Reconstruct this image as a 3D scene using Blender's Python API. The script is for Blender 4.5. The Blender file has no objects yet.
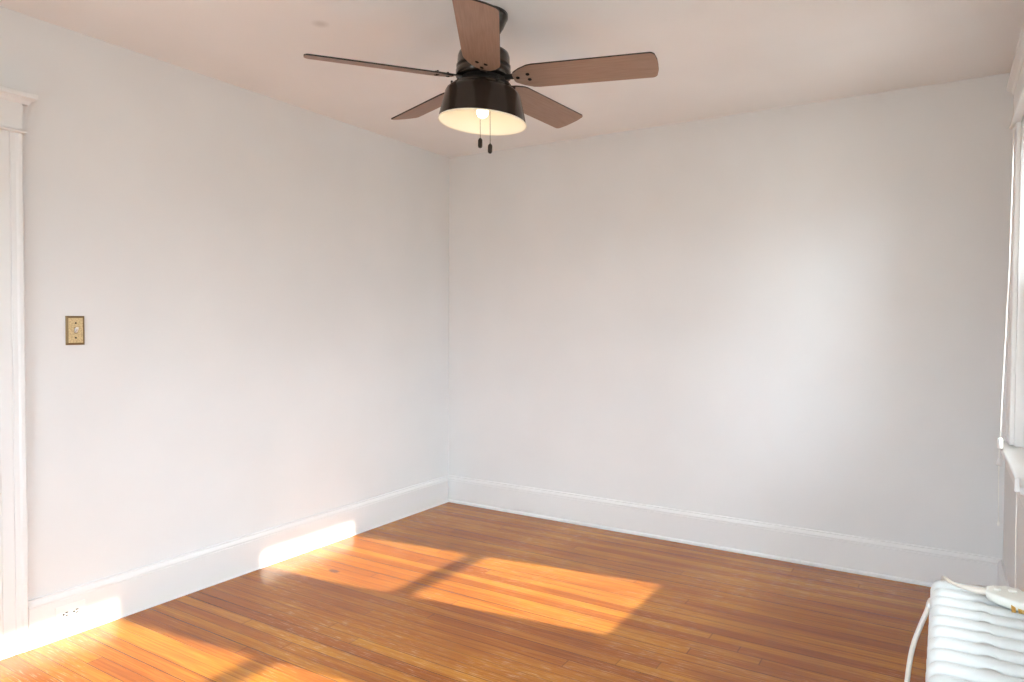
import bpy, bmesh, math, random
from mathutils import Vector, Matrix
random.seed(4)
PI = math.pi
scene = bpy.context.scene

# ------------------------------------------------------------------ camera
CAM = Vector((3.00891, -3.96414, 1.27822))
F = Vector((-0.52965166, 0.84783671, -0.02533858))
R_ = Vector((0.84802318, 0.52993109, 0.00545215))
U = R_.cross(F)
cd = bpy.data.cameras.new('camera')
cam = bpy.data.objects.new('camera', cd)
scene.collection.objects.link(cam)
cd.sensor_width = 36.0
cd.lens = 693.69 * 36.0 / 1024.0
cd.clip_start = 0.02
m = Matrix.Identity(4)
for i in range(3):
    m[i][0] = R_[i]; m[i][1] = U[i]; m[i][2] = -F[i]; m[i][3] = CAM[i]
cam.matrix_world = m
scene.camera = cam

# ------------------------------------------------------------------ world, sun, exposure
GLOW = 0.5
world = bpy.data.worlds.new('sky'); scene.world = world
world.use_nodes = True
nt = world.node_tree; nt.nodes.clear()
wo = nt.nodes.new('ShaderNodeOutputWorld'); bg = nt.nodes.new('ShaderNodeBackground')
tc = nt.nodes.new('ShaderNodeTexCoord'); sx = nt.nodes.new('ShaderNodeSeparateXYZ')
rp = nt.nodes.new('ShaderNodeValToRGB')
rp.color_ramp.elements[0].position = 0.485; rp.color_ramp.elements[0].color = (0.31, 0.31, 0.30, 1)
rp.color_ramp.elements[1].position = 0.64; rp.color_ramp.elements[1].color = (0.79, 0.90, 1.02, 1)
e = rp.color_ramp.elements.new(0.51); e.color = (0.46, 0.49, 0.53, 1)
mp = nt.nodes.new('ShaderNodeMath'); mp.operation = 'MULTIPLY_ADD'; mp.inputs[1].default_value = 0.5; mp.inputs[2].default_value = 0.5
nt.links.new(tc.outputs['Generated'], sx.inputs[0]); nt.links.new(sx.outputs['Z'], mp.inputs[0])
nt.links.new(mp.outputs[0], rp.inputs[0]); 
dt = nt.nodes.new('ShaderNodeVectorMath'); dt.operation = 'DOT_PRODUCT'; dt.inputs[1].default_value = (0.857, 0.116, 0.502)
nt.links.new(tc.outputs['Generated'], dt.inputs[0])
mxx = nt.nodes.new('ShaderNodeMath'); mxx.operation = 'MAXIMUM'; mxx.inputs[1].default_value = 0.0; nt.links.new(dt.outputs['Value'], mxx.inputs[0])
pw = nt.nodes.new('ShaderNodeMath'); pw.operation = 'POWER'; pw.inputs[1].default_value = 10.0; nt.links.new(mxx.outputs[0], pw.inputs[0])
gl_ = nt.nodes.new('ShaderNodeMath'); gl_.operation = 'MULTIPLY'; gl_.inputs[1].default_value = GLOW; nt.links.new(pw.outputs[0], gl_.inputs[0])
cg_ = nt.nodes.new('ShaderNodeVectorMath'); cg_.operation = 'SCALE'; cg_.inputs[0].default_value = (1.0, 0.97, 0.93); nt.links.new(gl_.outputs[0], cg_.inputs['Scale'])
ad = nt.nodes.new('ShaderNodeVectorMath'); ad.operation = 'ADD'; nt.links.new(rp.outputs[0], ad.inputs[0]); nt.links.new(cg_.outputs[0], ad.inputs[1])
# the sky behind the added rear windows is a little brighter than the one on the sunny side
dd = nt.nodes.new('ShaderNodeVectorMath'); dd.operation = 'DOT_PRODUCT'; dd.inputs[1].default_value = (-0.22, -0.27, 0.0)
nt.links.new(tc.outputs['Generated'], dd.inputs[0])
d1 = nt.nodes.new('ShaderNodeMath'); d1.operation = 'ADD'; d1.inputs[1].default_value = 1.0; nt.links.new(dd.outputs['Value'], d1.inputs[0])
sc_ = nt.nodes.new('ShaderNodeVectorMath'); sc_.operation = 'SCALE'; nt.links.new(ad.outputs[0], sc_.inputs[0]); nt.links.new(d1.outputs[0], sc_.inputs['Scale'])
nt.links.new(sc_.outputs[0], bg.inputs[0]); nt.links.new(bg.outputs[0], wo.inputs[0])
SKY = 10.5
bg.inputs[1].default_value = SKY
sd = bpy.data.lights.new('sun', 'SUN'); sd.energy = 9.5; sd.angle = 0.014; sd.color = (1.0, 0.93, 0.78)
sun = bpy.data.objects.new('sun', sd); scene.collection.objects.link(sun)
SUNDIR = Vector((-1.0, -0.135, -0.585)).normalized()
sun.rotation_euler = SUNDIR.to_track_quat('-Z', 'Y').to_euler()
sun.location = (6, 0, 5)
scene.view_settings.view_transform = 'Standard'
scene.view_settings.look = 'None'
scene.view_settings.gamma = 1.0
scene.view_settings.use_curve_mapping = False
scene.view_settings.exposure = 0.55

# ------------------------------------------------------------------ materials
def new_mat(name, col, rough=0.5, metal=0.0, spec=0.5):
    mt = bpy.data.materials.new(name); mt.use_nodes = True
    b = mt.node_tree.nodes['Principled BSDF']
    b.inputs['Base Color'].default_value = (*col, 1); b.inputs['Roughness'].default_value = rough
    b.inputs['Metallic'].default_value = metal; b.inputs['Specular IOR Level'].default_value = spec
    return mt
def nd(mt, t, **kw):
    n = mt.node_tree.nodes.new(t)
    for k, v in kw.items(): setattr(n, k, v)
    return n
def lk(mt, a, b): mt.node_tree.links.new(a, b)
def math_node(mt, op, a=None, b=None, c=None):
    n = nd(mt, 'ShaderNodeMath', operation=op)
    for i, v in enumerate((a, b, c)):
        if v is None: continue
        if isinstance(v, (int, float)): n.inputs[i].default_value = v
        else: lk(mt, v, n.inputs[i])
    return n.outputs[0]
def bsdf(mt): return mt.node_tree.nodes['Principled BSDF']

def paint(name, col, rough=0.55, bump=0.06, scale=260.0, var=0.02):
    mt = new_mat(name, col, rough)
    t = nd(mt, 'ShaderNodeNewGeometry')
    n = nd(mt, 'ShaderNodeTexNoise'); n.inputs['Scale'].default_value = scale; n.inputs['Detail'].default_value = 2
    lk(mt, t.outputs['Position'], n.inputs['Vector'])
    bp = nd(mt, 'ShaderNodeBump'); bp.inputs['Strength'].default_value = bump; bp.inputs['Distance'].default_value = 0.002
    lk(mt, n.outputs['Fac'], bp.inputs['Height']); lk(mt, bp.outputs[0], bsdf(mt).inputs['Normal'])
    n2 = nd(mt, 'ShaderNodeTexNoise'); n2.inputs['Scale'].default_value = 1.7
    lk(mt, t.outputs['Position'], n2.inputs['Vector'])
    r = nd(mt, 'ShaderNodeValToRGB')
    r.color_ramp.elements[0].position = 0.35; r.color_ramp.elements[1].position = 0.65
    r.color_ramp.elements[0].color = (*[c * (1 - var) for c in col], 1); r.color_ramp.elements[1].color = (*[min(1, c * (1 + var)) for c in col], 1)
    lk(mt, n2.outputs['Fac'], r.inputs[0]); lk(mt, r.outputs[0], bsdf(mt).inputs['Base Color'])
    return mt
M = {}
M['wall'] = paint('wall_paint', (0.755, 0.752, 0.745), 0.62)
bsdf(M['wall']).inputs['Specular IOR Level'].default_value = 0.3
M['ceiling'] = paint('ceiling_paint', (0.87, 0.86, 0.85), 0.7)
# faint round smudge on the ceiling
def ceiling_stain(mt):
    t = nd(mt, 'ShaderNodeNewGeometry')
    vm = nd(mt, 'ShaderNodeVectorMath', operation='DISTANCE'); lk(mt, t.outputs['Position'], vm.inputs[0]); vm.inputs[1].default_value = (0.905, -2.03, 2.45)
    r = nd(mt, 'ShaderNodeValToRGB'); r.color_ramp.elements[0].position = 0.010; r.color_ramp.elements[1].position = 0.04
    r.color_ramp.elements[0].color = (0.80, 0.79, 0.78, 1); r.color_ramp.elements[1].color = (1, 1, 1, 1)
    lk(mt, vm.outputs['Value'], r.inputs[0])
    b = bsdf(mt); src = b.inputs['Base Color'].links[0].from_socket
    mx = nd(mt, 'ShaderNodeMix', data_type='RGBA', blend_type='MULTIPLY'); mx.inputs[0].default_value = 1
    lk(mt, src, mx.inputs[6]); lk(mt, r.outputs[0], mx.inputs[7]); lk(mt, mx.outputs[2], b.inputs['Base Color'])
ceiling_stain(M['ceiling'])
M['trim'] = paint('trim_paint', (0.79, 0.785, 0.775), 0.32, 0.03, 120, 0.01)
M['radiator'] = paint('radiator_enamel', (0.68, 0.71, 0.705), 0.35, 0.10, 90, 0.015)
M['cord'] = new_mat('cord_vinyl', (0.72, 0.66, 0.58), 0.5)
M['blind_cord'] = new_mat('cotton_cord', (0.85, 0.83, 0.78), 0.8)
M['plug'] = new_mat('plug_plastic', (0.74, 0.73, 0.67), 0.4)
M['brass'] = new_mat('brass', (0.75, 0.50, 0.16), 0.25, 1.0)
M['plastic'] = new_mat('white_plastic', (0.85, 0.85, 0.83), 0.35)
M['dark_hole'] = new_mat('dark_slot', (0.008, 0.008, 0.008), 0.8, 0.0, 0.1)
M['bronze'] = new_mat('oil_bronze', (0.035, 0.027, 0.022), 0.22, 0.55, 0.6)
M['bronze_dull'] = new_mat('dull_bronze', (0.022, 0.019, 0.017), 0.5, 0.3)
M['chain'] = new_mat('chain_metal', (0.25, 0.22, 0.18), 0.4, 0.9)
M['shade_in'] = new_mat('shade_enamel', (0.93, 0.88, 0.74), 0.5)
M['pull'] = new_mat('dark_wood_pull', (0.02, 0.012, 0.008), 0.5, 0.0, 0.3)
bl = new_mat('bulb_glow', (1, 1, 1), 0.3)
bsdf(bl).inputs['Emission Color'].default_value = (1.0, 0.82, 0.55, 1); bsdf(bl).inputs['Emission Strength'].default_value = 10.0
M['bulb'] = bl
# aged brass switch plate with speckled engraving
def plate_mat():
    mt = new_mat('aged_brass_plate', (0.55, 0.40, 0.2), 0.42, 0.55)
    t = nd(mt, 'ShaderNodeTexCoord')
    n = nd(mt, 'ShaderNodeTexNoise'); n.inputs['Scale'].default_value = 160; n.inputs['Detail'].default_value = 3
    lk(mt, t.outputs['Object'], n.inputs['Vector'])
    r = nd(mt, 'ShaderNodeValToRGB'); r.color_ramp.elements[0].position = 0.36; r.color_ramp.elements[1].position = 0.56
    r.color_ramp.elements[0].color = (0.42, 0.30, 0.15, 1); r.color_ramp.elements[1].color = (0.58, 0.43, 0.23, 1)
    lk(mt, n.outputs['Fac'], r.inputs[0]); lk(mt, r.outputs[0], bsdf(mt).inputs['Base Color'])
    return mt
M['plate'] = plate_mat()
M['plate_rim'] = new_mat('dark_brass_rim', (0.22, 0.15, 0.07), 0.45, 0.5)

def blade_mat():
    mt = new_mat('blade_wood', (0.3, 0.19, 0.14), 0.5)
    t = nd(mt, 'ShaderNodeTexCoord'); mpn = nd(mt, 'ShaderNodeMapping'); mpn.inputs['Scale'].default_value = (3.0, 60.0, 10.0)
    lk(mt, t.outputs['Object'], mpn.inputs['Vector'])
    n = nd(mt, 'ShaderNodeTexNoise'); n.inputs['Scale'].default_value = 3.0; n.inputs['Detail'].default_value = 4; n.inputs['Distortion'].default_value = 0.6
    lk(mt, mpn.outputs[0], n.inputs['Vector'])
    r = nd(mt, 'ShaderNodeValToRGB'); r.color_ramp.elements[0].position = 0.3; r.color_ramp.elements[1].position = 0.7
    r.color_ramp.elements[0].color = (0.27, 0.170, 0.122, 1); r.color_ramp.elements[1].color = (0.34, 0.225, 0.165, 1)
    lk(mt, n.outputs['Fac'], r.inputs[0]); lk(mt, r.outputs[0], bsdf(mt).inputs['Base Color'])
    return mt
M['blade'] = blade_mat()

def floor_mat():
    mt = new_mat('strip_wood_floor', (0.4, 0.16, 0.06), 0.15, 0.0, 0.22)
    b = bsdf(mt)
    t = nd(mt, 'ShaderNodeNewGeometry'); s = nd(mt, 'ShaderNodeSeparateXYZ'); lk(mt, t.outputs['Position'], s.inputs[0])
    X, Y = s.outputs['X'], s.outputs['Y']
    W = 0.0585
    row = math_node(mt, 'DIVIDE', Y, W)
    rid = math_node(mt, 'FLOOR', row)
    rfr = math_node(mt, 'FRACT', row)
    wn = nd(mt, 'ShaderNodeTexWhiteNoise', noise_dimensions='1D'); lk(mt, rid, wn.inputs['W'])
    off = math_node(mt, 'MULTIPLY', wn.outputs['Value'], 7.3)
    L = math_node(mt, 'MULTIPLY_ADD', X, 1 / 3.1, off)
    bid = math_node(mt, 'FLOOR', L); bfr = math_node(mt, 'FRACT', L)
    cx = nd(mt, 'ShaderNodeCombineXYZ'); lk(mt, rid, cx.inputs[0]); lk(mt, bid, cx.inputs[1])
    wn2 = nd(mt, 'ShaderNodeTexWhiteNoise', noise_dimensions='2D'); lk(mt, cx.outputs[0], wn2.inputs['Vector'])
    # grain, streaks along x, different on each board
    cg = nd(mt, 'ShaderNodeCombineXYZ')
    lk(mt, math_node(mt, 'MULTIPLY_ADD', X, 1.6, math_node(mt, 'MULTIPLY', wn2.outputs['Value'], 40)), cg.inputs[0])
    lk(mt, math_node(mt, 'MULTIPLY', Y, 60), cg.inputs[1])
    g = nd(mt, 'ShaderNodeTexNoise'); g.inputs['Scale'].default_value = 1.8; g.inputs['Detail'].default_value = 5; g.inputs['Roughness'].default_value = 0.62; g.inputs['Distortion'].default_value = 0.5
    lk(mt, cg.outputs[0], g.inputs['Vector'])
    # worn lighter patches
    big = nd(mt, 'ShaderNodeTexNoise'); big.inputs['Scale'].default_value = 1.3; big.inputs['Detail'].default_value = 3
    lk(mt, t.outputs['Position'], big.inputs['Vector'])
    cb = nd(mt, 'ShaderNodeCombineXYZ'); lk(mt, math_node(mt, 'MULTIPLY', X, 0.7), cb.inputs[0]); lk(mt, math_node(mt, 'MULTIPLY', Y, 9.0), cb.inputs[1])
    band = nd(mt, 'ShaderNodeTexNoise'); band.inputs['Scale'].default_value = 1.0; band.inputs['Detail'].default_value = 2; lk(mt, cb.outputs[0], band.inputs['Vector'])
    f = math_node(mt, 'MULTIPLY_ADD', wn2.outputs['Value'], 0.22, math_node(mt, 'MULTIPLY', g.outputs['Fac'], 0.62))
    f = math_node(mt, 'MULTIPLY_ADD', band.outputs['Fac'], 0.42, math_node(mt, 'SUBTRACT', f, 0.06))
    f = math_node(mt, 'MULTIPLY_ADD', big.outputs['Fac'], 0.35, math_node(mt, 'SUBTRACT', f, 0.22))
    r = nd(mt, 'ShaderNodeValToRGB'); cr = r.color_ramp
    cr.elements[0].position = 0.12; cr.elements[0].color = (0.15, 0.034, 0.011, 1)
    cr.elements[1].position = 0.85; cr.elements[1].color = (0.59, 0.250, 0.028, 1)
    e = cr.elements.new(0.48); e.color = (0.325, 0.098, 0.016, 1)
    lk(mt, f, r.inputs[0])
    # fine pale scratches / worn varnish
    cs = nd(mt, 'ShaderNodeCombineXYZ'); lk(mt, math_node(mt, 'MULTIPLY', X, 9), cs.inputs[0]); lk(mt, math_node(mt, 'MULTIPLY', Y, 150), cs.inputs[1])
    sc = nd(mt, 'ShaderNodeTexNoise'); sc.inputs['Scale'].default_value = 1.6; sc.inputs['Detail'].default_value = 3; lk(mt, cs.outputs[0], sc.inputs['Vector'])
    sr = nd(mt, 'ShaderNodeValToRGB'); sr.color_ramp.elements[0].position = 0.57; sr.color_ramp.elements[1].position = 0.67
    sr.color_ramp.elements[0].color = (0, 0, 0, 1); sr.color_ramp.elements[1].color = (1, 1, 1, 1)
    lk(mt, sc.outputs['Fac'], sr.inputs[0])
    br = nd(mt, 'ShaderNodeValToRGB'); br.color_ramp.elements[0].position = 0.48; br.color_ramp.elements[1].position = 0.62
    br.color_ramp.elements[0].color = (0, 0, 0, 1); br.color_ramp.elements[1].color = (0.6, 0.6, 0.6, 1)
    lk(mt, big.outputs['Fac'], br.inputs[0])
    mk = math_node(mt, 'MULTIPLY', sr.outputs[0], br.outputs[0])
    mx = nd(mt, 'ShaderNodeMix', data_type='RGBA'); lk(mt, mk, mx.inputs[0]); lk(mt, r.outputs[0], mx.inputs[6]); mx.inputs[7].default_value = (0.66, 0.40, 0.20, 1)
    # seams
    gap = math_node(mt, 'LESS_THAN', rfr, 0.055)
    bidw = math_node(mt, 'LESS_THAN', bfr, 0.0016)
    wn3 = nd(mt, 'ShaderNodeTexWhiteNoise', noise_dimensions='1D'); lk(mt, math_node(mt, 'ADD', rid, 31.7), wn3.inputs['W'])
    gs = math_node(mt, 'MULTIPLY_ADD', wn3.outputs['Value'], 0.65, 0.35)
    gapm = math_node(mt, 'MAXIMUM', math_node(mt, 'MULTIPLY', gap, gs), math_node(mt, 'MULTIPLY', bidw, 0.45))
    mx2 = nd(mt, 'ShaderNodeMix', data_type='RGBA'); lk(mt, gapm, mx2.inputs[0]); lk(mt, mx.outputs[2], mx2.inputs[6]); mx2.inputs[7].default_value = (0.06, 0.022, 0.012, 1)
    # a dark knot
    kd = nd(mt, 'ShaderNodeVectorMath', operation='SUBTRACT'); lk(mt, t.outputs['Position'], kd.inputs[0]); kd.inputs[1].default_value = (0.3636, -1.4458, 0)
    km = nd(mt, 'ShaderNodeVectorMath', operation='MULTIPLY'); lk(mt, kd.outputs[0], km.inputs[0]); km.inputs[1].default_value = (1, 2.2, 0)
    kl = nd(mt, 'ShaderNodeVectorMath', operation='LENGTH'); lk(mt, km.outputs[0], kl.inputs[0])
    kr = nd(mt, 'ShaderNodeValToRGB'); kr.color_ramp.elements[0].position = 0.026; kr.color_ramp.elements[1].position = 0.042
    kr.color_ramp.elements[0].color = (0.85, 0.85, 0.85, 1); kr.color_ramp.elements[1].color = (0, 0, 0, 1); lk(mt, kl.outputs['Value'], kr.inputs[0])
    mx3 = nd(mt, 'ShaderNodeMix', data_type='RGBA'); lk(mt, kr.outputs[0], mx3.inputs[0]); lk(mt, mx2.outputs[2], mx3.inputs[6]); mx3.inputs[7].default_value = (0.10, 0.05, 0.035, 1)
    lk(mt, mx3.outputs[2], b.inputs['Base Color'])
    rr = math_node(mt, 'MULTIPLY_ADD', g.outputs['Fac'], 0.10, 0.10)
    lk(mt, rr, b.inputs['Roughness'])
    bp = nd(mt, 'ShaderNodeBump'); bp.inputs['Strength'].default_value = 0.25; bp.inputs['Distance'].default_value = 0.002
    hh = math_node(mt, 'SUBTRACT', math_node(mt, 'MULTIPLY', g.outputs['Fac'], 0.5), gapm)
    lk(mt, hh, bp.inputs['Height']); lk(mt, bp.outputs[0], b.inputs['Normal'])
    return mt
M['floor'] = floor_mat()

def glass_mat():
    mt = bpy.data.materials.new('window_glass'); mt.use_nodes = True
    n = mt.node_tree.nodes; n.clear()
    o = n.new('ShaderNodeOutputMaterial'); tr = n.new('ShaderNodeBsdfTransparent'); gl = n.new('ShaderNodeBsdfGlossy'); mx = n.new('ShaderNodeMixShader')
    fr = n.new('ShaderNodeFresnel'); fr.inputs[0].default_value = 1.3
    tr.inputs[0].default_value = (0.97, 0.985, 0.98, 1); gl.inputs['Roughness'].default_value = 0.0
    lk(mt, fr.outputs[0], mx.inputs[0]); lk(mt, tr.outputs[0], mx.inputs[1]); lk(mt, gl.outputs[0], mx.inputs[2]); lk(mt, mx.outputs[0], o.inputs[0])
    return mt
M['glass'] = glass_mat()

# ------------------------------------------------------------------ mesh helpers
class MB:
    def __init__(s): s.bm = bmesh.new(); s.mi = 0
    def face(s, vs, smooth=False):
        try:
            f = s.bm.faces.new(vs); f.material_index = s.mi; f.smooth = smooth; return f
        except ValueError: return None
    def box(s, a, b, bev=0.0, seg=2):
        x0, y0, z0 = [min(a[i], b[i]) for i in range(3)]; x1, y1, z1 = [max(a[i], b[i]) for i in range(3)]
        v = [s.bm.verts.new(c) for c in ((x0,y0,z0),(x1,y0,z0),(x1,y1,z0),(x0,y1,z0),(x0,y0,z1),(x1,y0,z1),(x1,y1,z1),(x0,y1,z1))]
        fs = [s.face([v[i] for i in q]) for q in ((0,3,2,1),(4,5,6,7),(0,1,5,4),(1,2,6,5),(2,3,7,6),(3,0,4,7))]
        if bev > 0:
            es = list({e for f in fs for e in f.edges})
            r = bmesh.ops.bevel(s.bm, geom=es, offset=bev, segments=seg, affect='EDGES', profile=0.5)
            for f in r['faces']: f.material_index = s.mi; f.smooth = True
        return s
    def lathe(s, prof, n=48, c=(0,0), caps=True, tilt=None):
        rings = []
        for r, z in prof:
            ring = []
            for k in range(n):
                a = 2*PI*k/n; x, y = r*math.cos(a), r*math.sin(a); zz = z
                if tilt: zz += tilt[0]*x + tilt[1]*y
                ring.append(s.bm.verts.new((c[0]+x, c[1]+y, zz)))
            rings.append(ring)
        for i in range(len(rings)-1):
            for k in range(n):
                s.face([rings[i][k], rings[i][(k+1)%n], rings[i+1][(k+1)%n], rings[i+1][k]], True)
        if caps:
            s.face(list(reversed(rings[0]))); s.face(rings[-1])
        return s
    def tube(s, pts, r, n=10, flat=1.0, closed=False):
        pts = [Vector(q) for q in pts]; rings = []
        prev = None
        for i, q in enumerate(pts):
            t = (pts[min(i+1, len(pts)-1)] - pts[max(i-1, 0)]).normalized()
            if prev is None:
                up = Vector((0,0,1)) if abs(t.z) < 0.9 else Vector((0,1,0))
                a = t.cross(up).normalized()
            else: a = (prev - t*prev.dot(t)).normalized()
            prev = a; b = t.cross(a)
            rr = r[i] if isinstance(r, (list, tuple)) else r
            rings.append([s.bm.verts.new(q + a*math.cos(2*PI*k/n)*rr + b*math.sin(2*PI*k/n)*rr*flat) for k in range(n)])
        for i in range(len(rings)-1):
            for k in range(n):
                s.face([rings[i][k], rings[i][(k+1)%n], rings[i+1][(k+1)%n], rings[i+1][k]], True)
        s.face(list(reversed(rings[0]))); s.face(rings[-1])
        return s
    def cyl(s, a, b, r, n=20):
        return s.tube([a, b], r, n)
    def prism(s, poly, fn, t0, t1, smooth=False):
        """poly: 2D outline, fn(u, v, t) -> xyz"""
        A = [s.bm.verts.new(fn(u, v, t0)) for u, v in poly]; B = [s.bm.verts.new(fn(u, v, t1)) for u, v in poly]
        n = len(poly)
        for k in range(n): s.face([A[k], A[(k+1)%n], B[(k+1)%n], B[k]], smooth)
        s.face(list(reversed(A))); s.face(B)
        return s
    def sphere(s, c, r, sz=1.0, n=20, mrings=12):
        prof = [(max(1e-4, r*math.sin(PI*i/mrings)), c[2]-r*sz*math.cos(PI*i/mrings)) for i in range(mrings+1)]
        return s.lathe(prof, n, (c[0], c[1]))
    def build(s, name, mats, parent=None, bevel=0.0):
        if not isinstance(mats, (list, tuple)): mats = [mats]
        bmesh.ops.recalc_face_normals(s.bm, faces=s.bm.faces)
        me = bpy.data.meshes.new(name); s.bm.to_mesh(me); s.bm.free()
        for q in mats: me.materials.append(q)
        o = bpy.data.objects.new(name, me); scene.collection.objects.link(o)
        if parent: o.parent = parent
        if bevel:
            md = o.modifiers.new('bevel', 'BEVEL'); md.width = bevel; md.segments = 2; md.limit_method = 'ANGLE'; md.angle_limit = math.radians(40)
        return o
def empty(name, loc, rz=0.0):
    o = bpy.data.objects.new(name, None); o.empty_display_size = 0.1; scene.collection.objects.link(o)
    o.location = loc; o.rotation_euler = (0, 0, rz); return o
def tag(o, label, cat, group=None):
    o['label'] = label; o['category'] = cat
    if group: o['group'] = group
    return o
def structure(o, label=None, cat=None):
    o['kind'] = 'structure'
    if label: o['label'] = label
    if cat: o['category'] = cat
    return o

# ------------------------------------------------------------------ room shell
W, D, H, T = 3.256, 4.75, 2.45, 0.14
WIN_Z0, WIN_Z1 = 0.785, 2.095
RIGHT_WINS = [(-0.462, -1.218), (-1.865, -2.62), (-3.45, -4.20)]       # opening far / near edge in y
ADDED_REAR_WINS = [(0.45, 1.45), (1.95, 3.10)]  # windows out of view, added behind the camera to brighten the back wall
structure(MB().box((-T, -D-T, -0.12), (W+T, T, 0)).build('floor', M['floor']), 'narrow strip wooden floor in orange brown varnish', 'floor')
structure(MB().box((-T, -D-T, H), (W+T, T, H+0.12)).build('ceiling', M['ceiling']), 'plain matt ceiling with the fan hanging from it', 'ceiling')
structure(MB().box((-T, 0, 0), (W+T, T, H)).build('wall_back', M['wall']), 'plain light grey wall facing the camera', 'wall')
def wall_holes(name, holes, u0, u1, fn, label):
    """u along the wall, z up; holes: (ua, ub, za, zb); fn(u, d, z) -> xyz with d depth outwards"""
    mb = MB(); hs = sorted(holes)
    cur = u0
    for ua, ub, za, zb in hs:
        mb.box(fn(cur, 0, 0), fn(ua, T, H))
        if za > 0: mb.box(fn(ua, 0, 0), fn(ub, T, za))
        mb.box(fn(ua, 0, zb), fn(ub, T, H)); cur = ub
    mb.box(fn(cur, 0, 0), fn(u1, T, H))
    structure(mb.build(name, M['wall']), label, 'wall')
wall_holes('wall_right', [(b, a, WIN_Z0, WIN_Z1) for a, b in RIGHT_WINS], -D, 0, lambda u, d, z: (W+d, u, z), 'light grey wall with the windows, beside the radiator')
wall_holes('wall_rear', [(a, b, WIN_Z0, WIN_Z1) for a, b in ADDED_REAR_WINS], 0, W, lambda u, d, z: (u, -D-d, z), 'light grey wall behind the camera')
DOOR_Y1, DOOR_Y0, DOOR_Z = -2.815, -3.60, 1.985
wall_holes('wall_left', [(DOOR_Y0, DOOR_Y1, 0, DOOR_Z)], -D, 0, lambda u, d, z: (-d, u, z), 'light grey wall with the brass switch plate')

# baseboards: profile (thickness, height)
BASE_THIN = [(0, 0), (0.0205, 0), (0.0205, 0.005), (0.018, 0.007), (0.018, 0.156), (0.0150, 0.1575), (0.0150, 0.1595), (0.0195, 0.161), (0.0195, 0.167),
        (0.0150, 0.175), (0.0110, 0.181), (0.0105, 0.1885), (0, 0.1885)]
BASE = [(0, 0), (0.025, 0), (0.025, 0.010), (0.0225, 0.016), (0.018, 0.019), (0.018, 0.156), (0.0150, 0.1575), (0.0150, 0.1595), (0.0195, 0.161), (0.0195, 0.167),
        (0.0150, 0.175), (0.0110, 0.181), (0.0105, 0.1885), (0, 0.1885)]
def baseboard(name, fn, t0, t1, label, prof=None):
    return structure(MB().prism(prof or BASE, fn, t0, t1).build(name, M['trim']), label, 'baseboard')
E1 = 0.0006
baseboard('baseboard_back', lambda u, v, t: (t, -u-E1, v+E1), 0.0, W, 'tall white baseboard along the back wall')
baseboard('baseboard_left', lambda u, v, t: (u+E1, t, v+E1), -0.0265, -2.698, 'tall white baseboard with the sunlit stretch on the left wall', BASE_THIN)
baseboard('baseboard_right', lambda u, v, t: (W-u-E1, t, v+E1), -0.0265, -D+0.03, 'white baseboard behind the radiator')
baseboard('baseboard_rear', lambda u, v, t: (t, -D+u+E1, v+E1), 0.03, W-0.03, 'white baseboard behind the camera')
baseboard('baseboard_left', lambda u, v, t: (u+E1, t, v+E1), -3.72, -D+0.03, 'white baseboard beyond the door')

# fluted casing: profile (along width w from outer edge 0 -> 0.115, thickness)
CAS = [(0, 0), (0, 0.019), (0.003, 0.0215), (0.015, 0.0215), (0.019, 0.0195), (0.023, 0.0175), (0.040, 0.0175), (0.0415, 0.0145), (0.0435, 0.0145), (0.045, 0.0175),
       (0.083, 0.0175), (0.0845, 0.0145), (0.0865, 0.0145), (0.088, 0.0175), (0.108, 0.0175), (0.112, 0.013), (0.112, 0)]
CROWN = [(0, 0), (0.022, 0), (0.025, 0.005), (0.028, 0.013), (0.036, 0.019), (0.043, 0.022), (0.045, 0.025), (0.045, 0.038), (0.043, 0.041), (0, 0.041)]
def head_trim(parent, w0, w1, z, mat, fh=0.115):
    """frieze board + bead + crown over an opening. local frame: X along wall, -Y into the room"""
    mb = MB()
    mb.box((w0, -0.020, z), (w1, 0, z+fh))                                # frieze
    mb.box((w0-0.012, -0.034, z-0.002), (w1+0.012, 0, z+0.010), 0.004)    # bead
    mb.build('frieze', mat, parent)
    # crown with mitred returns: sweep the profile as nested rings
    mb = MB(); prev = None
    for d, h in CROWN:
        zz = z+fh-0.004+h
        ring = [mb.bm.verts.new(c) for c in ((w0-d, 0, zz), (w0-d, -d-0.0005, zz), (w1+d, -d-0.0005, zz), (w1+d, 0, zz))]
        if prev:
            for k in range(4): mb.face([prev[k], prev[(k+1)%4], ring[(k+1)%4], ring[k]])
        else: mb.face(ring)
        prev = ring
    mb.face(prev)
    mb.build('crown_molding', mat, parent)

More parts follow.
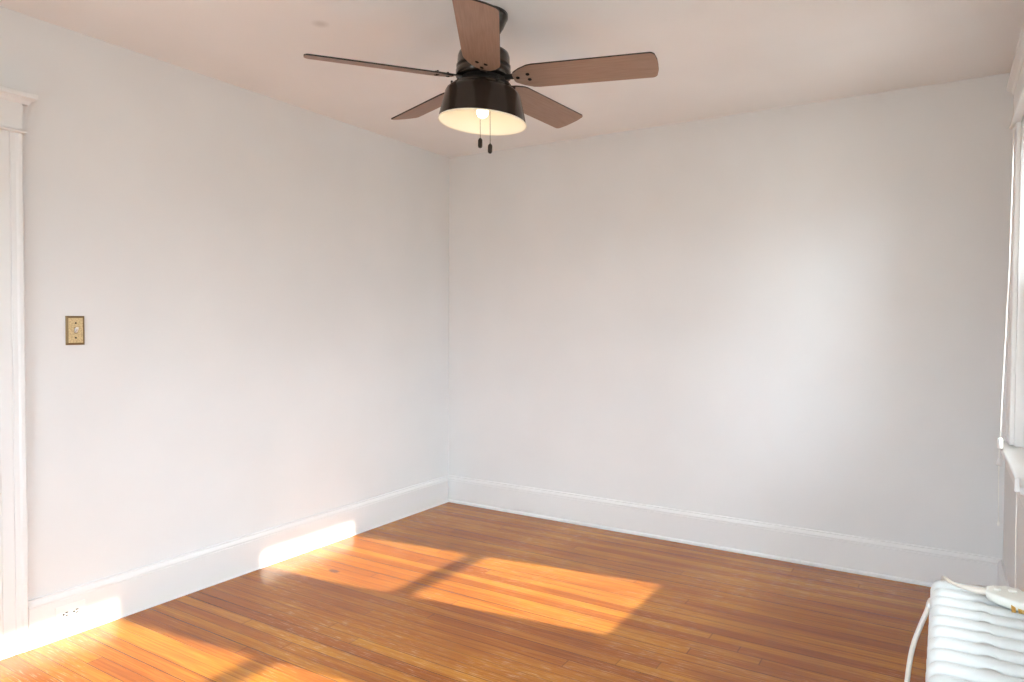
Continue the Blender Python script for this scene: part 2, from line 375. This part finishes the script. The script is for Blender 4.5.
def make_window(name, label, loc, rz, w, detail=True):
    """opening width w, centred; X along the wall, +Y outwards"""
    r = structure(empty(name, loc, rz), label, 'window')
    h0, h1 = WIN_Z0, WIN_Z1; hw = w/2
    for s in (-1, 1):
        MB().prism(CAS, lambda u, v, t, s=s: (s*(hw+0.112-u), -v-0.0004, t), h0+0.004, h1+0.015).build('casing', M['trim'], r)
    head_trim(r, -hw-0.112, hw+0.112, h1+0.016, M['trim'], 0.15)
    # jamb lining
    mb = MB()
    for s in (-1, 1): mb.box((s*hw, 0.0, h0), (s*(hw-0.012), T+0.01, h1))
    mb.box((-hw, 0, h1-0.012), (hw, T+0.01, h1)); mb.box((-hw, 0.05, h0-0.02), (hw, T+0.05, h0+0.012))
    mb.build('jamb', M['trim'], r)
    # stool with horns
    MB().box((-hw-0.134, -0.047, h0-0.024), (hw+0.134, 0.052, h0+0.001), 0.006, 3).build('window_sill', M['trim'], r)
    MB().box((-hw-0.10, -0.019, h0-0.105), (hw+0.10, -0.0004, h0-0.0245), 0.003).build('apron', M['trim'], r)
    mid = (h0+h1)/2
    def sash(nm, y0, y1, za, zb, bot, top):
        st = 0.038; x = hw-0.0125
        mb = MB()
        for s in (-1, 1): mb.box((s*x, y0, za), (s*(x-st), y1, zb), 0.002)
        mb.box((-x+st, y0, za), (x-st, y1, za+bot), 0.002); mb.box((-x+st, y0, zb-top), (x-st, y1, zb), 0.002)
        f = mb.build(nm, M['trim'], r)
        MB().box((-x+st-0.003, (y0+y1)/2-0.002, za+bot-0.003), (x-st+0.003, (y0+y1)/2+0.002, zb-top+0.003)).build('pane', M['glass'], f)
        return f
    lo = sash('lower_sash', 0.030, 0.062, h0+0.002, mid+0.022, 0.055, 0.040)
    up = sash('upper_sash', 0.066, 0.098, mid-0.012, h1-0.013, 0.040, 0.056)
    mb = MB(); mb.box((-0.03, 0.036, mid+0.022), (0.03, 0.058, mid+0.028), 0.002); mb.cyl((0, 0.047, mid+0.026), (0, 0.047, mid+0.038), 0.009)
    mb.box((-0.004, 0.020, mid+0.032), (0.004, 0.050, mid+0.038)); mb.build('sash_lock', M['brass'], lo)
    return r
labs = ['tall white double-hung window nearest the back corner', 'white double-hung window above the radiator', 'white double-hung window beside the camera']
for i, (a, b) in enumerate(RIGHT_WINS):
    make_window('window_%d' % (i+1), labs[i], (W, (a+b)/2, 0), -PI/2, a-b)
for i, (a, b) in enumerate(ADDED_REAR_WINS):
    make_window('window_%d' % (i+4), ['white double-hung window in the rear wall near the door side', 'white double-hung window in the rear wall near the radiator side'][i], ((a+b)/2, -D, 0), PI, b-a)

# left door (only its right casing and head show in the photo)
dr = structure(empty('door_1', (0, (DOOR_Y0+DOOR_Y1)/2, 0), PI/2), 'white panelled door with fluted casing and crowned head', 'door')
dw = (DOOR_Y1-DOOR_Y0)/2
for s in (-1, 1):
    MB().prism(CAS, lambda u, v, t, s=s: (s*(dw+0.115-u), -v-0.0004, t), 0.001, DOOR_Z+0.004).build('casing', M['trim'], dr)
head_trim(dr, -dw-0.115, dw+0.115, DOOR_Z+0.005, M['trim'])
mb = MB()
for s in (-1, 1): mb.box((s*dw, 0, 0), (s*(dw-0.015), T, DOOR_Z))
mb.box((-dw, 0, DOOR_Z-0.015), (dw, T, DOOR_Z)); mb.build('jamb', M['trim'], dr)
mb = MB(); x = dw-0.018
mb.box((-x, 0.055, 0.008), (x, 0.075, DOOR_Z-0.018))
for s in (-1, 1): mb.box((s*x, 0.04, 0.008), (s*(x-0.11), 0.055, DOOR_Z-0.018), 0.003)
for z0, z1 in ((0.008, 0.22), (0.86, 1.02), (DOOR_Z-0.14, DOOR_Z-0.018)): mb.box((-x+0.11, 0.04, z0), (x-0.11, 0.055, z1), 0.003)
mb.box((-0.05, 0.04, 0.22), (0.05, 0.055, DOOR_Z-0.14), 0.003)
dp = mb.build('door_panel', M['trim'], dr)
mb = MB(); mb.cyl((x-0.055, 0.04, 0.94), (x-0.055, -0.01, 0.94), 0.008); mb.sphere((x-0.055, -0.02, 0.94), 0.026, 1.0); mb.box((x-0.078, 0.036, 0.85), (x-0.032, 0.041, 1.03), 0.002)
mb.build('door_knob', M['brass'], dp)

# ------------------------------------------------------------------ light switch
sw = tag(empty('light_switch', (0.0, -2.5105, 1.24), PI/2), 'brass toggle switch plate on the left wall beside the door casing', 'light switch')
def bevel_plate(mb, w, h, t, b):
    pr = [(-w/2, -h/2), (w/2, -h/2), (w/2, h/2), (-w/2, h/2)]
    A = [mb.bm.verts.new((x, -0.0004, z)) for x, z in pr]
    B = [mb.bm.verts.new((x*(1-0.1*b/w), -t*0.5, z*(1-0.1*b/h))) for x, z in pr]
    C = [mb.bm.verts.new((x-math.copysign(b, x), -t, z-math.copysign(b, z))) for x, z in pr]
    mb.mi = 1
    for P, Q in ((A, B), (B, C)):
        for k in range(4): mb.face([P[k], P[(k+1)%4], Q[(k+1)%4], Q[k]])
    mb.face(A); mb.mi = 0; mb.face(C)
mb = MB(); bevel_plate(mb, 0.072, 0.118, 0.007, 0.0085); mb.build('wall_plate', [M['plate'], M['plate_rim']], sw)
mb = MB(); mb.box((-0.0065, -0.0078, -0.0125), (0.0065, -0.0071, 0.0125)); mb.build('toggle_slot', M['plate_rim'], sw)
mb = MB(); mb.prism([(-0.0079, -0.009), (-0.0079, 0.008), (-0.020, 0.0135), (-0.022, 0.006)], lambda u, v, t: (t, u, v), -0.0045, 0.0045)
mb.build('toggle', M['plastic'], sw, 0.001)
for z in (-0.030, 0.030):
    MB().tube([(0, -0.0068, z), (0, -0.0088, z)], 0.0034, 16).build('screw', M['dark_hole'], sw)

# ------------------------------------------------------------------ outlet in the baseboard
ou = tag(empty('electrical_outlet', (0.0188, -2.549, 0.098), PI/2), 'white horizontal double outlet set into the left baseboard', 'electrical outlet')
MB().box((-0.057, -0.005, -0.036), (0.057, -0.0004, 0.036), 0.002).build('wall_plate', M['plastic'], ou)
for s in (-1, 1):
    rc = MB().box((s*0.0195-0.014, -0.0068, -0.017), (s*0.0195+0.014, -0.0048, 0.017), 0.001).build('receptacle', M['plastic'], ou)
    mb = MB(); cx = s*0.0195
    mb.box((cx-0.001, -0.0074, 0.0042), (cx+0.009, -0.0067, 0.0080)); mb.box((cx-0.001, -0.0074, -0.0080), (cx+0.009, -0.0067, -0.0042))
    mb.tube([(cx-0.008, -0.0067, 0), (cx-0.008, -0.0074, 0)], 0.0036, 12)
    mb.build('socket_holes', M['dark_hole'], rc)
MB().tube([(0, -0.0048, 0), (0, -0.0062, 0)], 0.003, 12).build('screw', M['plastic'], ou)

# ------------------------------------------------------------------ ceiling fan
FX, FY, BZ = 1.501, -1.767, 2.2014
fan = tag(empty('ceiling_fan', (FX+0.0035, FY+0.002, H-0.0016)), 'dark bronze ceiling fan with five brown wooden blades and one lit bowl shade', 'ceiling fan')
fan.rotation_euler = (-0.008, 0.0142, 0.0)                            # the fan hangs very slightly out of plumb
def fz(z): return z - H
MB().lathe([(0.018, fz(2.375)), (0.050, fz(2.377)), (0.063, fz(2.386)), (0.070, fz(2.398)), (0.073, fz(2.402)), (0.080, fz(2.418)), (0.086, fz(2.432)), (0.0885, fz(2.436)), (0.0885, fz(2.4495))]).build('canopy', M['bronze'], fan)
MB().lathe([(0.014, fz(2.305)), (0.014, fz(2.380))], 24).build('downrod', M['bronze'], fan)
MB().lathe([(0.060, fz(2.208)), (0.098, fz(2.210)), (0.1045, fz(2.214)), (0.1045, fz(2.236)), (0.1005, fz(2.240)), (0.1005, fz(2.246)), (0.103, fz(2.249)), (0.103, fz(2.256)), (0.0995, fz(2.260)),
            (0.0985, fz(2.290)), (0.094, fz(2.303)), (0.083, fz(2.311)), (0.05, fz(2.316)), (0.022, fz(2.318))]).build('motor_housing', M['bronze'], fan)
TILT = (-0.052, -0.030)
MB().lathe([(0.050, fz(2.160)), (0.102, fz(2.162)), (0.1065, fz(2.166)), (0.1065, fz(2.186)), (0.102, fz(2.189)), (0.085, fz(2.190)), (0.085, fz(2.209)), (0.05, fz(2.2095))], tilt=(-0.02, -0.01)).build('switch_housing', M['bronze_dull'], fan)
# shade: outer skin then inner skin
outer = [(0.098, 2.172), (0.112, 2.172), (0.117, 2.168), (0.119, 2.161), (0.130, 2.157), (0.139, 2.149), (0.1445, 2.138), (0.149, 2.118), (0.1555, 2.092), (0.162, 2.063), (0.1665, 2.042), (0.1672, 2.040), (0.1692, 2.038)]
inner = [(0.1692, 2.0345), (0.1665, 2.034), (0.1635, 2.040), (0.159, 2.063), (0.152, 2.095), (0.1455, 2.120), (0.139, 2.134), (0.126, 2.148), (0.110, 2.155), (0.045, 2.156)]
mb = MB(); n = 64
def shade_ring(r, z):
    return [mb.bm.verts.new((r*math.cos(2*PI*k/n), r*math.sin(2*PI*k/n), fz(z) + TILT[0]*r*math.cos(2*PI*k/n) + TILT[1]*r*math.sin(2*PI*k/n))) for k in range(n)]
rings = [shade_ring(r, z+0.007) for r, z in outer+inner]
for i in range(len(rings)-1):
    mb.mi = 0 if i < len(outer)-2 else 1
    for k in range(n): mb.face([rings[i][k], rings[i][(k+1)%n], rings[i+1][(k+1)%n], rings[i+1][k]], True)
mb.mi = 1; mb.face(rings[-1])
sh = mb.build('lamp_shade', [M['bronze'], M['shade_in']], fan)
for a in (213, 333, 33):
    ca, sa = math.cos(math.radians(a)), math.sin(math.radians(a))
    z = fz(2.186) + TILT[0]*0.11*ca + TILT[1]*0.11*sa
    mb = MB(); mb.tube([(0.100*ca, 0.100*sa, z), (0.118*ca, 0.118*sa, z)], 0.0032, 10); mb.tube([(0.116*ca, 0.116*sa, z), (0.123*ca, 0.123*sa, z)], 0.0068, 12)
    mb.build('thumb_screw', M['bronze_dull'], sh)
MB().lathe([(0.014, fz(2.150)), (0.017, fz(2.148)), (0.017, fz(2.118)), (0.013, fz(2.114))], 24).build('bulb_socket', M['plastic'], fan)
bp_ = [(0.0005, 2.061), (0.008, 2.0622), (0.016, 2.067), (0.0205, 2.074), (0.022, 2.082), (0.0205, 2.091), (0.017, 2.099), (0.0135, 2.107), (0.0125, 2.116)]
MB().lathe([(r, fz(z)) for r, z in bp_], 28).build('light_bulb', M['bulb'], fan)
for (x, y, zt, zb, zp) in ((1.493, -1.767, 2.150, 1.986, 1.948), (1.539, -1.767, 2.150, 1.959, 1.922)):
    dx, dy = x-FX, y-FY
    mb = MB(); mb.tube([(dx-0.006, dy, fz(zt)), (dx, dy, fz(zb-0.002))], 0.0011, 6)
    nb = 30
    for k in range(nb):
        tt = k/(nb-1); mb.sphere((dx-0.006*(1-tt), dy, fz(zt+(zb-zt)*tt)), 0.0018, 1.0, 6, 4)
    ch = mb.build('pull_chain', M['chain'], fan)
    L_ = zb-zp
    MB().lathe([(0.0015, fz(zp)), (0.0062, fz(zp+0.002)), (0.0086, fz(zp+0.008)), (0.0086, fz(zb-0.008)), (0.0062, fz(zb-0.003)), (0.003, fz(zb)), (0.0015, fz(zb+0.002))], 16, (dx, dy)).build('pull_knob', M['pull'], ch)
# blades
def blade_outline():
    pts = [(0.120, -0.020), (0.125, -0.030), (0.152, -0.050), (0.185, -0.0655), (0.205, -0.069)]
    hw = 0.0710; tip = 0.655; rc = 0.020
    for k in range(7):
        a = -PI/2 + k*(PI/2)/6; pts.append((tip-0.006-rc+rc*math.cos(a), -hw+rc+rc*math.sin(a)))
    pts += [(tip-0.001, -0.030), (tip, 0.0)]
    return pts + [(x, -y) for x, y in reversed(pts[:-1])]
BO = blade_outline(); TH = 0.0055; PIT = -0.257; PH = 0.2495
first = None
def build_blade(parent):
    b = MB()
    A = [b.bm.verts.new((x, y, 0)) for x, y in BO]; B = [b.bm.verts.new((x, y, TH)) for x, y in BO]
    b.face(list(reversed(A))); b.face(B); b.mi = 1; n = len(BO)
    for k in range(n): b.face([A[k], A[(k+1)%n], B[(k+1)%n], B[k]])
    o = b.build('blade', [M['blade'], M['bronze_dull']], parent)
    for x, y in ((0.138, 0.0), (0.180, 0.016), (0.180, -0.016)):
        MB().lathe([(0.0055, -0.0030), (0.0076, -0.0012), (0.0076, 0.0)], 12, (x, y)).build('screw', M['dark_hole'], o)
    t = MB(); t.box((0.078, -0.016, TH), (0.13, 0.016, TH+0.004), 0.0015)
    t.prism([(0.12, -0.018), (0.190, -0.030), (0.206, -0.020), (0.206, 0.020), (0.190, 0.030), (0.12, 0.018)], lambda u, v, q: (u, v, q), TH+0.0003, TH+0.004)
    for x, y in ((0.138, 0.0), (0.180, 0.016), (0.180, -0.016)): t.tube([(x, y, TH), (x, y, TH+0.009)], 0.004, 10)
    t.build('blade_bracket', M['bronze_dull'], o)
    return o
proto = build_blade(fan)
for k in range(5):
    if k == 0: o = proto
    else:
        o = proto.copy(); scene.collection.objects.link(o); o.parent = fan
        for ch in list(proto.children):
            c = ch.copy(); scene.collection.objects.link(c); c.parent = o
    o.rotation_euler = (PIT, 0, PH + 2*PI*k/5); o.location = (0, 0, fz(BZ))

# ------------------------------------------------------------------ radiator
RX0, RX1, RZ, RP = 2.989, 3.190, 0.66, 0.060
RY = -1.968
rad = tag(empty('radiator', ((RX0+RX1)/2, RY-0.5, 0)), 'white enamelled cast iron column radiator under the windows', 'radiator')
def section_mb(end=False):
    """one section, centred; x across (depth), y thickness, z up"""
    mb = MB(); hw = (RX1-RX0)/2; th = 0.0275
    # header and footer: rounded long bodies
    def loaf(z0, z1, hw_, ht, rc, dome):
        pts = []
        zc = (z0+z1)/2; hz = (z1-z0)/2
        # outline in xz with rounded corners, scaled in for rounding over y
        def outline(off):
            o = []
            for cx, cz, a0 in ((hw_-rc, hz-rc, 0), (-hw_+rc, hz-rc, PI/2), (-hw_+rc, -hz+rc, PI), (hw_-rc, -hz+rc, 1.5*PI)):
                for k in range(5):
                    a = a0 + k*PI/8; o.append((cx+(rc-off)*math.cos(a), zc+cz+(rc-off)*math.sin(a)))
            return o
        layers = []
        for yy, off in ((-ht, 0.017), (-ht*0.93, 0.010), (-ht*0.78, 0.005), (-ht*0.45, 0.0012), (0, 0), (ht*0.45, 0.0012), (ht*0.78, 0.005), (ht*0.93, 0.010), (ht, 0.017)):
            layers.append([mb.bm.verts.new((x, yy, z)) for x, z in outline(off)])
        nn = len(layers[0])
        for i in range(len(layers)-1):
            for k in range(nn): mb.face([layers[i][k], layers[i][(k+1)%nn], layers[i+1][(k+1)%nn], layers[i+1][k]], True)
        mb.face(layers[0]); mb.face(layers[-1])
    loaf(RZ-0.075, RZ, hw, th, 0.026, 0)
    loaf(0.085, 0.15, hw, th, 0.026, 0)
    for cx in (-0.078, -0.026, 0.026, 0.078):
        mb.tube([(cx, 0, 0.13), (cx, 0, RZ-0.055)], 0.0195, 14, 1.25)
    for z, rr, fl in ((0.115, 0.024, 1), (RZ-0.031, 0.028, 1.0)): mb.tube([(0, -RP/2+0.0005, z), (0, RP/2-0.0005, z)], rr, 20, fl)
    if end:
        for s in (-1, 1):
            mb.prism([(s*0.062, 0.0006), (s*0.098, 0.0006), (s*0.094, 0.05), (s*0.100, 0.10), (s*0.055, 0.10), (s*0.070, 0.05)], lambda u, v, t: (u, t, v), -0.022, 0.022, False)
    return mb
NS = 17
pa = section_mb(True).build('section', M['radiator'], rad); pa.location = (0, 0.5-RP/2, 0)
pb = section_mb(False).build('section', M['radiator'], rad); pb.location = (0, 0.5-RP*1.5, 0)
for k in range(2, NS):
    c = (pa if k == NS-1 else pb).copy(); scene.collection.objects.link(c); c.parent = rad; c.location = (0, 0.5-RP*(k+0.5), 0)
# bleed valve nub at the far room-side corner
yv = 0.5-RP*2.5
mb = MB(); mb.tube([(-0.098, yv, 0.634), (-0.103, yv, 0.634), (-0.1031, yv, 0.634), (-0.107, yv, 0.634)], [0.006, 0.006, 0.004, 0.002], 8)
mb.build('bleed_valve', M['radiator'], rad)

# ------------------------------------------------------------------ air-conditioner plug lying on the radiator
plug = tag(empty('power_plug', (3.10, -2.055, RZ)), 'cream safety plug with two buttons and brass prongs lying on the radiator', 'power plug')
def PL(x, y, z): return (x-3.10, y+2.055, z-RZ)
def plug_body():
    mb = MB()
    top = [(3.0965, -2.055), (3.108, -2.042), (3.135, -2.030), (3.162, -2.036), (3.174, -2.060), (3.176, -2.120), (3.168, -2.139), (3.150, -2.135), (3.124, -2.119), (3.108, -2.106), (3.096, -2.095)]
    prev = None
    ctr = (3.140, -2.08)
    for z, s in ((0.6635, 0.86), (0.667, 0.93), (0.673, 0.98), (0.679, 1.0), (0.683, 0.97), (0.685, 0.90)):
        ring = [mb.bm.verts.new(PL(ctr[0]+(x-ctr[0])*s, ctr[1]+(y-ctr[1])*s, z)) for x, y in top]
        if prev:
            for k in range(len(top)): mb.face([prev[k], prev[(k+1)%len(top)], ring[(k+1)%len(top)], ring[k]], True)
        else: mb.face(list(reversed(ring)))
        prev = ring
    mb.face(prev)
    return mb
pbod = plug_body().build('plug_body', M['plug'], plug)
for (x, y, r) in ((3.1180, -2.071, 0.0075), (3.1470, -2.067, 0.0085)):
    a = PL(x, y, 0)
    MB().lathe([(r, 0.0245), (r, 0.0275), (r*0.85, 0.0290), (r*0.3, 0.0294)], 20, (a[0], a[1])).build('button', M['plug'], pbod)
for (x, w) in ((3.1440, 0.0038), (3.1560, 0.0038), (3.1630, 0.0026)):
    q0 = Vector(PL(x, -2.124, 0.677)); q1 = q0 + Vector((0.0, -0.018, -0.0130))
    mb = MB(); n_ = Vector((0, 0.70, -0.71)) * 0.0012
    u_ = Vector((w, 0, 0))
    V = [mb.bm.verts.new(c) for c in (q0-u_-n_, q0+u_-n_, q0+u_+n_, q0-u_+n_, q1-u_-n_, q1+u_-n_, q1+u_+n_, q1-u_+n_)]
    for q in ((0,3,2,1),(4,5,6,7),(0,1,5,4),(1,2,6,5),(2,3,7,6),(3,0,4,7)): mb.face([V[i] for i in q])
    mb.build('prong', M['brass'], plug)
def smooth_path(P, n=8):
    out = []
    P = [Vector(q) for q in P]; Q = [P[0]] + P + [P[-1]]
    for i in range(1, len(Q)-2):
        for k in range(n):
            t = k/n; a, b, c, d = Q[i-1], Q[i], Q[i+1], Q[i+2]
            out.append(0.5*((2*b)+(-a+c)*t+(2*a-5*b+4*c-d)*t*t+(-a+3*b-3*c+d)*t**3))
    out.append(P[-1]); return out
def at(px, py, depth):
    d = F + R_*((px-512)/693.69) - U*((py-341)/693.69)
    return CAM + d*depth
cp = [(3.100, -2.068, 0.6755), (3.082, -2.060, 0.6715), (3.062, -2.046, 0.6690), (3.042, -2.030, 0.6665), (3.028, -2.010, 0.6655), (3.020, -1.985, 0.6635), (3.016, -1.960, 0.6520), (3.014, -1.952, 0.600)]
cp += [tuple(at(931, 600, 1.80)), tuple(at(927, 611, 1.80)), tuple(at(920, 627, 1.80)), tuple(at(912, 650, 1.80)), tuple(at(907, 682, 1.79)), tuple(at(903, 720, 1.78)), (2.86, -2.02, 0.12), (2.84, -2.16, 0.012), (2.80, -2.6, 0.0075), (2.86, -3.2, 0.0075), (2.80, -3.7, 0.0075)]
pth = smooth_path([(x-3.10, y+2.055, z-RZ) for x, y, z in cp])
rad_ = [max(0.0038, 0.0085 - 0.0048*min(1, i/26)) if i < 44 else min(0.0062, 0.0038+0.0004*(i-44)) for i in range(len(pth))]
MB().tube(pth, rad_, 10, 1.0).build('power_cord', M['cord'], plug)

# ------------------------------------------------------------------ blind cords on the far window
bc = tag(empty('blind_cord', (W-0.03, -0.56, 2.06)), 'long thin white blind cord slanting from window top over the sill end', 'cord', None)
def BC(x, y, z): return (x-(W-0.03), y+0.56, z-2.06)
ax_, ay_ = 3.2010, -0.60
MB().tube([BC(W-0.031, -0.56, 2.058), BC(3.219, -0.575, 1.5), BC(3.2045, -0.595, 0.99), BC(ax_, ay_, 0.830)], 0.0018, 8).build('upper_cord', M['blind_cord'], bc)
MB().lathe([(0.007, -0.022), (0.0095, -0.019), (0.0095, 0.016), (0.007, 0.020)], 16).build('cord_connector', M['plastic'], bc).location = BC(ax_, ay_, 0.812)
MB().tube([BC(ax_-0.002, ay_, 0.792), BC(ax_-0.002, ay_-0.005, 0.66), BC(ax_, ay_-0.01, 0.50)], 0.0019, 6).build('lower_cord', M['blind_cord'], bc)
MB().lathe([(0.002, 0.016), (0.007, 0.004), (0.0095, -0.012), (0.004, -0.016)], 14).build('tassel', M['plastic'], bc).location = BC(ax_-0.002, ay_-0.001, 0.737)
MB().lathe([(0.0015, 0.012), (0.0045, 0.0), (0.003, -0.010)], 10).build('cord_tip', M['blind_cord'], bc).location = BC(ax_, ay_-0.01, 0.492)
b2 = tag(empty('blind_cord', (3.205, -1.342, 0.80)), 'short white cord dropping from a square clip on the sill to the radiator', 'cord', None)
MB().box((-0.008, -0.008, -0.030), (0.006, 0.008, 0.014), 0.002).build('cord_clip', M['plastic'], b2)
MB().tube([(-0.001, 0, -0.029), (-0.003, -0.02, -0.13), (-0.004, -0.05, -0.26), (-0.004, -0.07, -0.36)], 0.0018, 8).build('lower_cord', M['blind_cord'], b2)
